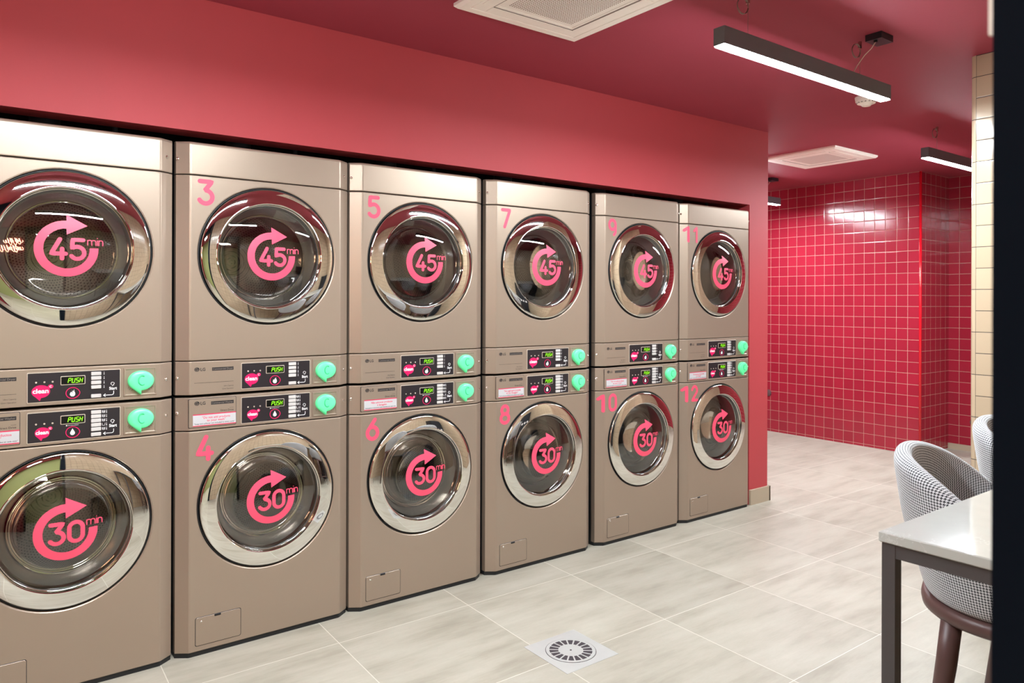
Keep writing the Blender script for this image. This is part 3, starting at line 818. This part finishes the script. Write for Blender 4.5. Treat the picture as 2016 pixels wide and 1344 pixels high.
def make_drum(t, cz):
    m = MB(); m.lathe_y(DC, cz, [(.262, .030), (.262, .060), (.225, .075), (.222, .100), (.255, .110), (.255, .50), (.240, .53), (.0005, .53)], 64); m.uv = lathe_uv(DC, cz)
    m.build('drum', 'drum', t, angle=40)
    for a in (100, 220, 340):
        c, s_ = math.cos(math.radians(a)), math.sin(math.radians(a)); m = MB()
        m.tube([(DC+.25*c, .12, cz+.25*s_), (DC+.225*c, .16, cz+.225*s_), (DC+.215*c, .32, cz+.215*s_), (DC+.24*c, .50, cz+.24*s_)], [.02, .03, .035, .02], 10); m.build('drum_lifter', 'cone', t, smooth=True)
def make_washer():
    t = empty('washing_machine', (0, 0, 0))
    m = MB(); a, b_, h = XA+.001, XB-.001, .975
    for q in (((a, .04, .02), (a, .70, .02), (a, .70, h), (a, .04, h)), ((b_, .04, .02), (b_, .70, .02), (b_, .70, h), (b_, .04, h)), ((a, .04, h), (b_, .04, h), (b_, .70, h), (a, .70, h)), ((a, .04, .02), (b_, .04, .02), (b_, .70, .02), (a, .70, .02)), ((a, .70, .02), (b_, .70, .02), (b_, .70, h), (a, .70, h))): m.quad(*q)
    m.build('cabinet', 'side', t)
    # dark plinth following the front
    m = MB(); P = [(x, y+.006) for x, y in PLAN]+[(XB, .69), (XA, .69)]; n = len(P)
    m.add([(x, y, 0) for x, y in P]+[(x, y, .020) for x, y in P], [(i, (i+1) % n, n+(i+1) % n, n+i) for i in range(n)]+[tuple(reversed(range(n))), tuple(range(n, 2*n))]); m.build('plinth', 'rubber', t)
    front_panel(.018, .8475, .555, 'front_panel', t)
    dr = controls(t, .851, .974, False)
    make_door(t, .555, '30', True); make_drum(t, .555)
    m = MB(); m.rbox(.0718, .2422, -.0007, .002, .0373, .1467, .008); g = m.build('service_door_gap', 'ink', t)
    m = MB(); m.rbox(.0740, .2400, -.0016, .002, .0395, .1445, .007); sd = m.build('service_door', 'body', t)
    m = MB(); m.rbox(.142, .166, -.0030, .001, .1370, .1450, .002); m.build('finger_notch', 'rubber', sd)
    m = MB(); m.lathe_y(.094, .1305, [(.0045, -.002), (.0042, -.0038), (.002, -.0046), (.0003, -.0046)], 14); m.build('screw', 'chrome', sd, smooth=True)
    return t, dr

def number(t, txt, z):
    """pink door number on the front panel"""
    m = MB(); w = .0168
    def wy(x, zz):
        if x >= .057: return -.0007
        for (xa, ya), (xb, yb) in zip(PLAN, PLAN[1:]):
            if x <= xb: return ya+(yb-ya)*(x-xa)/(xb-xa)-.0011
        return -.0007
    if len(txt) == 1: glyphs(m, txt, .083 if int(txt) % 2 else .0790, z, .083, w, .022, warp=wy, sx=.93)
    else: glyphs(m, txt, .030 if txt == '11' else .0215, z, .083, w, .048 if txt == '11' else .041, warp=wy, sx=.93)
    o = m.build('number_decal', 'pink', t); o['label'] = 'pink number %s' % txt; return o

STICK = [
 (['"No añadir productos', 'al lavado"'], '"El jabón y el suavizante están incluidos en cada ciclo"'),
 (['"Do not add products', 'to your wash"'], '"Soap and softener are included in every cycle"'),
 (['Não adicione produtos', 'à lavagem'], 'Detergente e amaciante estão incluídos em cada ciclo'),
 (['"Non aggiungere prodotti', 'al tuo lavaggio"'], 'Sapone ed ammorbidente sono inclusi in ogni lavaggio'),
 (['"Do not add products', 'to your wash"'], 'Soap and softener are included in every cycle'),
 (['"Ne rajoutez pas de produits', 'au lavage"'], 'Lessive et adoucissant inclus dans chaque cycle'),
]
def sticker(dr, k):
    x0, x1, z0, z1 = (.062, .219, .866, .911); y = -.0032
    m = MB(); m.quad((x0, y, z0), (x1, y, z0), (x1, y, z1), (x0, y, z1)); s = m.build('notice_sticker', 'paper', dr); s['label'] = 'white notice sticker with pink edges and lettering'
    m2 = MB(); y2 = y-.0002
    m2.quad((x0, y2, z0), (x1, y2, z0), (x1, y2, z0+.0030), (x0, y2, z0+.0030)); m2.quad((x0, y2, z1-.0036), (x1, y2, z1-.0036), (x1, y2, z1), (x0, y2, z1))
    ls, sm = STICK[k]; cx = (x0+x1)/2+.006
    text_flat(m2, ls[0], cx, z0+.0270, .0120, y2, 'CENTER', .00015, xmax=.102 if len(ls[0]) > 16 else None)
    text_flat(m2, ls[1], cx, z0+.0160, .0120, y2, 'CENTER', .00015)
    # the small line is printed in dark ink: second material on the same print
    nf = len(m2.f)
    text_flat(m2, sm, (x0+x1)/2, z0+.0065, .0068, y2, 'CENTER', .0001, xmax=.148)
    o = m2.build('sticker_print', 'stickertext', dr); o.data.materials.append(MAT['ink'])
    for p in o.data.polygons[nf:]: p.material_index = 1
    return s

XO = [-.0108, -.01356, -.0176, -.0043, .0248, .0190]
dry = make_dryer(); wash, drawer0 = make_washer()
km = kidmap()
dryers, washers = [dry], [wash]
for k in range(1, 6):
    dryers.append(copy_tree(dry, None, km)); washers.append(copy_tree(wash, None, km))
for k in range(6):
    x = XO[k]+CW*k
    dryers[k].location = (x, 0, .983); washers[k].location = (x, 0, 0)
    number(dryers[k], str(2*k+1), 1.7060-.983); number(washers[k], str(2*k+2), .7400)
km2 = kidmap()
for k in range(6):
    dr = [c for c in km2[washers[k].name] if c.name.startswith('detergent_drawer')][0]
    sticker(dr, k)
DL = ['bronze dryer cut off by the photo edge, neon loops mirrored in its glass',
      'bronze dryer marked with a pink number 3, upper half of its stack', 'bronze dryer marked with a pink number 5, above washer 6',
      'bronze dryer marked with a pink number 7, above washer 8', 'bronze dryer marked with a pink number 9, above washer 10',
      'bronze dryer marked with a pink number 11, beside the red pier']
WL = ['bronze front-loading washer cut off by the photo edge, under the unnumbered dryer',
      'bronze front-loading washer marked with a pink number 4, sticker in clear English', 'bronze front-loading washer marked with a pink number 6, Portuguese sticker',
      'bronze front-loading washer marked with a pink number 8, Italian sticker', 'bronze front-loading washer marked with a pink number 10, below dryer 9',
      'bronze front-loading washer marked with a pink number 12, beside the red pier on the floor']
for k in range(6):
    tag(dryers[k], DL[k], 'dryer', 'tumble dryers stacked on the washers'); tag(washers[k], WL[k], 'washing machine', 'front-loading washers in a row')

# ducts and pipes showing in the dark slit above the dryers
for k in range(6):
    m = MB(); x = .30+.7*k
    m.tube([(x, .30, 1.932), (x, .30, CEIL_Z)], .05, 20)
    o = m.build('vent_duct', 'pipe', smooth=True); tag(o, 'grey vent duct in the dark slit above the dryers', 'duct', 'vent ducts above the dryers')
    m = MB(); m.tube([(x+.22, .22, 1.932), (x+.22, .22, CEIL_Z)], .009, 10)
    o = m.build('water_pipe', 'pipe', smooth=True); tag(o, 'thin metal pipe in the dark slit above the dryers', 'pipe', 'thin pipes above the dryers')

# ------------------------------------------------------------------ floor drain
t = empty('floor_drain', (1.930, -.799, 0)); tag(t, 'square metal floor drain with a round slotted grate on the stone floor', 'drain')
m = MB(); h = .1285; z = .0012; n = 64; R = .098
ring = [(R*math.cos(2*pi*k/n+pi/4), R*math.sin(2*pi*k/n+pi/4)) for k in range(n)]
out = []
for x, y in ring:
    s_ = h/max(abs(x), abs(y)); out.append((x*s_, y*s_))
m.add([(x, y, z) for x, y in out]+[(x, y, z) for x, y in ring]+[(x, y, .0002) for x, y in ring], [(L*n+k, L*n+(k+1) % n, (L+1)*n+(k+1) % n, (L+1)*n+k) for L in range(2) for k in range(n)])
m.add([(x, y, z) for x, y in out]+[(x, y, 0) for x, y in out], [(k, (k+1) % n, n+(k+1) % n, n+k) for k in range(n)]); m.build('frame', 'drainmetal', t)
m = MB(); zg = .0022
def annulus(r0, r1, a0, a1, k=3):
    vs = []
    for i in range(k+1):
        a = a0+(a1-a0)*i/k; vs += [(r0*math.cos(a), r0*math.sin(a), zg), (r1*math.cos(a), r1*math.sin(a), zg)]
    m.add(vs, [(2*i, 2*i+1, 2*i+3, 2*i+2) for i in range(k)])
NS = 18
for k in range(NS):
    a0 = 2*pi*k/NS; a1 = 2*pi*(k+1)/NS; f = .33
    annulus(0.0005, .048, a0, a1); annulus(.0825, .0955, a0, a1)
    w0, w1 = .24, .16
    # bar between slots
    am = a0; 
    for (ra, rb, wa, wb) in ((.048, .0825, .0030, .0030),):
        ca, sa = math.cos(am), math.sin(am)
        m.add([(ra*ca+wa*sa, ra*sa-wa*ca, zg), (rb*ca+wb*sa, rb*sa-wb*ca, zg), (rb*ca-wb*sa, rb*sa+wb*ca, zg), (ra*ca-wa*sa, ra*sa+wa*ca, zg)], [(0, 1, 2, 3)])
annz = [(.0955*math.cos(2*pi*k/64), .0955*math.sin(2*pi*k/64)) for k in range(64)]
m.add([(x, y, zg) for x, y in annz]+[(x, y, .0006) for x, y in annz], [(k, (k+1) % 64, 64+(k+1) % 64, 64+k) for k in range(64)])
gr = m.build('grate', 'drainmetal', t)
m = MB(); m.cyl(0, 0, .0004, .0008, .0975, 64); m.build('sump', 'drainhole', t)
m = MB(); m.cyl(0, 0, .0022, .0030, .004, 12); m.build('screw', 'ink', gr)

# ------------------------------------------------------------------ table
t = empty('bar_table', (1.472, -2.211, 0)); tag(t, 'long high table with a white quartz top and a square grey metal frame', 'table')
LX, LY, TZ = 1.86, -.56, .900
m = MB(); bvl = .003
def ringz(ins, z): return [(ins, -ins, z), (LX-ins, -ins, z), (LX-ins, LY+ins, z), (ins, LY+ins, z)]
L = [ringz(.002, TZ-.020), ringz(0, TZ-.018), ringz(0, TZ-.002), ringz(.002, TZ)]
m.add([p for l in L for p in l], [(a*4+i, a*4+(i+1) % 4, (a+1)*4+(i+1) % 4, (a+1)*4+i) for a in range(3) for i in range(4)]+[(0, 1, 2, 3), (12, 13, 14, 15)]); m.build('tabletop', 'quartz', t)
zf = TZ-.0215; s_ = .025
for x in (.004, LX-.004-s_):
    for y in (-.004-s_, LY+.004):
        m = MB(); m.box(x, x+s_, y, y+s_, 0, zf); m.build('leg', 'tableframe', t)
m = MB(); m.box(.029, LX-.029, -.028, -.005, zf-.025, zf); m.box(.029, LX-.029, LY+.005, LY+.028, zf-.025, zf)
m.box(.005, .028, LY+.029, -.029, zf-.025, zf); m.box(LX-.028, LX-.005, LY+.029, -.029, zf-.025, zf); m.build('apron_frame', 'tableframe', t)

# ------------------------------------------------------------------ upholstered tub chairs
def make_chair():
    t = empty('bar_stool', (0, 0, 0))
    NPH = 72
    def H(ph):
        a = abs(ph)
        return .69+.265/(1+math.exp((a-math.radians(72))/math.radians(15))) 
    def rad(ph, sc):
        c, s = math.cos(ph), math.sin(ph); p = 2.35
        rr = 1/((abs(c)/.292)**p+(abs(s)/.302)**p)**(1/p)
        return rr*sc
    rows_n = 22
    vs = []; uvd = []
    phs = [-pi+2*pi*i/NPH for i in range(NPH)]
    grid = []
    for i, ph in enumerate(phs):
        h = H(ph); col = []
        # outer skin
        col.append((.02, .575)); col.append((.60, .575)); col.append((.76, .580)); col.append((.81, .597))
        nO = 9
        for k in range(nO):
            u = k/(nO-1); z = .625+(h-.030-.625)*u
            sc = .84+.105*math.sin(min(1, (z-.625)/.18)*pi/2)+.13*max(0, (z-.68))/.27
            col.append((sc, z))
        so = col[-1][0]; th = .165
        for a in (35, 70, 110, 145):
            ar = math.radians(a); col.append((so-th/2+th/2*math.cos(ar), h-.030+.030*math.sin(ar)))
        si = so-th
        for k in range(5):
            u = k/4; z = h-.032+(.665-(h-.032))*u; col.append((si-.04*u, max(.66, z)))
        col.append((si-.10, .655)); col.append((.35, .664)); col.append((.02, .666))
        grid.append(col)
    n = len(grid[0])
    for i, ph in enumerate(phs):
        L = 0; px = None
        for k, (sc, z) in enumerate(grid[i]):
            r = rad(ph, sc); x, y = r*math.sin(ph), r*math.cos(ph)
            if px is not None: L += math.dist(px, (x, y, z))
            px = (x, y, z); vs.append(px)
            v = z if k < n-3-6 else None
            uvd.append((ph*.292, L))
    fs = []
    for i in range(NPH):
        j = (i+1) % NPH
        for k in range(n-1): fs.append((i*n+k, j*n+k, j*n+k+1, i*n+k+1))
    me = bpy.data.meshes.new('seat_shell'); me.from_pydata(vs, [], fs)
    me.materials.append(MAT['fabric']); ul = me.uv_layers.new(name='UVMap')
    for p in me.polygons:
        p.use_smooth = True
        us = [uvd[me.loops[l].vertex_index] for l in p.loop_indices]; mx = max(u[0] for u in us)
        for l, u in zip(p.loop_indices, us):
            x = u[0]+(2*pi*0.292 if mx-u[0] > .8 else 0); 
            # measure height from the rim downwards so the check runs level on the back
            ul.data[l].uv = (x, u[1])
    bm = bmesh.new(); bm.from_mesh(me); bmesh.ops.recalc_face_normals(bm, faces=bm.faces); bm.to_mesh(me); bm.free()
    o = bpy.data.objects.new('seat_shell', me); COL.objects.link(o); o.parent = t
    sb = o.modifiers.new('s', 'SUBSURF'); sb.levels = 1; sb.render_levels = 2
    # wooden ring and four splayed legs
    m = MB(); pts = [(rad(2*pi*k/64, .80)*math.sin(2*pi*k/64), rad(2*pi*k/64, .80)*math.cos(2*pi*k/64)) for k in range(64)]
    prof = [(1.0, .548), (1.03, .554), (1.04, .566), (1.03, .578), (1.0, .584), (.80, .582), (.80, .550)]
    q = len(prof); m.add([(x*s, y*s, z) for x, y in pts for s, z in prof], [(i*q+k, ((i+1) % 64)*q+k, ((i+1) % 64)*q+(k+1) % q, i*q+(k+1) % q) for i in range(64) for k in range(q)])
    m.build('base_ring', 'wood', t, angle=50)
    for sx in (-1, 1):
        for sy in (-1, 1):
            m = MB(); m.tube([(sx*.165, sy*.165, .556), (sx*.176, sy*.176, .45), (sx*.235, sy*.235, 0)], [.024, .0235, .014], 20); m.build('leg', 'wood', t, smooth=True)
    m = MB(); q = [(sx*.216, sy*.216, .20) for sx, sy in ((-1, -1), (1, -1), (1, 1), (-1, 1))]
    for a, b_ in zip(q, q[1:]+q[:1]): m.tube([a, b_], .008, 10)
    m.build('footrest', 'wood', t, angle=60)
    return t
ch = make_chair(); km = kidmap()
spots = [(2.235, -2.215, 20), (2.92, -2.15, 8)]
for k, (x, y, a) in enumerate(spots):
    c = ch if k == 0 else copy_tree(ch, None, km)
    c.location = (x, y, 0); c.rotation_euler = (0, 0, math.radians(a))
    tag(c, ['houndstooth tub stool with brown wooden legs tucked behind the quartz table corner',
            'houndstooth tub stool mostly hidden, only a sliver of its back beside the cream pier'][k], 'stool', 'houndstooth tub stools at the table')

# round wall plates on the red tiles
for (x, y, z, lab) in ((7.322, -.125, .262, 'small round grey plate low on the red tiles beside the cream pier'),
                       (6.762, 1.600, .395, 'small round grey plate low on the red tiles beside the red pier')):
    m = MB(); m.tube([(x+.007, y, z), (x-.001, y, z), (x-.004, y, z)], [.034, .034, .028], 24); tag(m.build('wall_plate', simple('grey_plate', rgb(92, 66, 68), .5), angle=40), lab, 'wall plate')
# bin standing behind the red pier: leave out; its place cannot be seen

# ------------------------------------------------------------------ things only mirrored in the chrome
t = empty('vending_cabinet', (3.40, -2.78, 0)); tag(t, 'black vending cabinet with three white discs standing at the end of the cream wall', 'vending machine')
m = MB(); m.box(0, .38, 0, .30, 0, 1.25); m.build('cabinet', 'boxblack', t)
for k in range(3):
    m = MB(); m.tube([(.08+.11*k, .30, .80), (.08+.11*k, .304, .80)], .035, 24); m.build('disc', 'white', t)
m = MB()
rn = random.Random(4)
for row, (zc, n) in enumerate(((1.90, 8), (1.62, 11))):
    pts = []; amp = rn.uniform(.05, .12); x = -.80
    for i in range(n*16+1):
        if i % 16 == 0: amp = rn.choice((.045, .05, .06, .12, .14)); wd = rn.uniform(.06, .11)
        u = i/16; h = amp*math.cos(u*2*pi)
        x -= wd/16; pts.append((x+.035*math.sin(u*2*pi)-.35*h, YF+.03, zc+h))
    m.tube(pts, .008, 6)
tag(m.build('neon_sign', 'neon', smooth=True), 'warm white neon loops on the red tiles beside the entrance, mirrored in the dryer glass', 'neon sign')
for (x, y) in ((-.4, -4.2), (1.6, -4.4)):
    t = empty('hall_lamp', (x, y, CEIL_Z)); tag(t, 'flat lamp on the ceiling of the hall outside the entrance', 'lamp', 'hall ceiling lamps')
    m = MB(); m.box(-.3, .3, -.3, .3, -.03, 0); m.build('lamp_housing', 'acwhite', t)
    m = MB(); m.box(-.27, .27, -.27, .27, -.034, -.03); m.build('diffuser', 'halllamp', t)
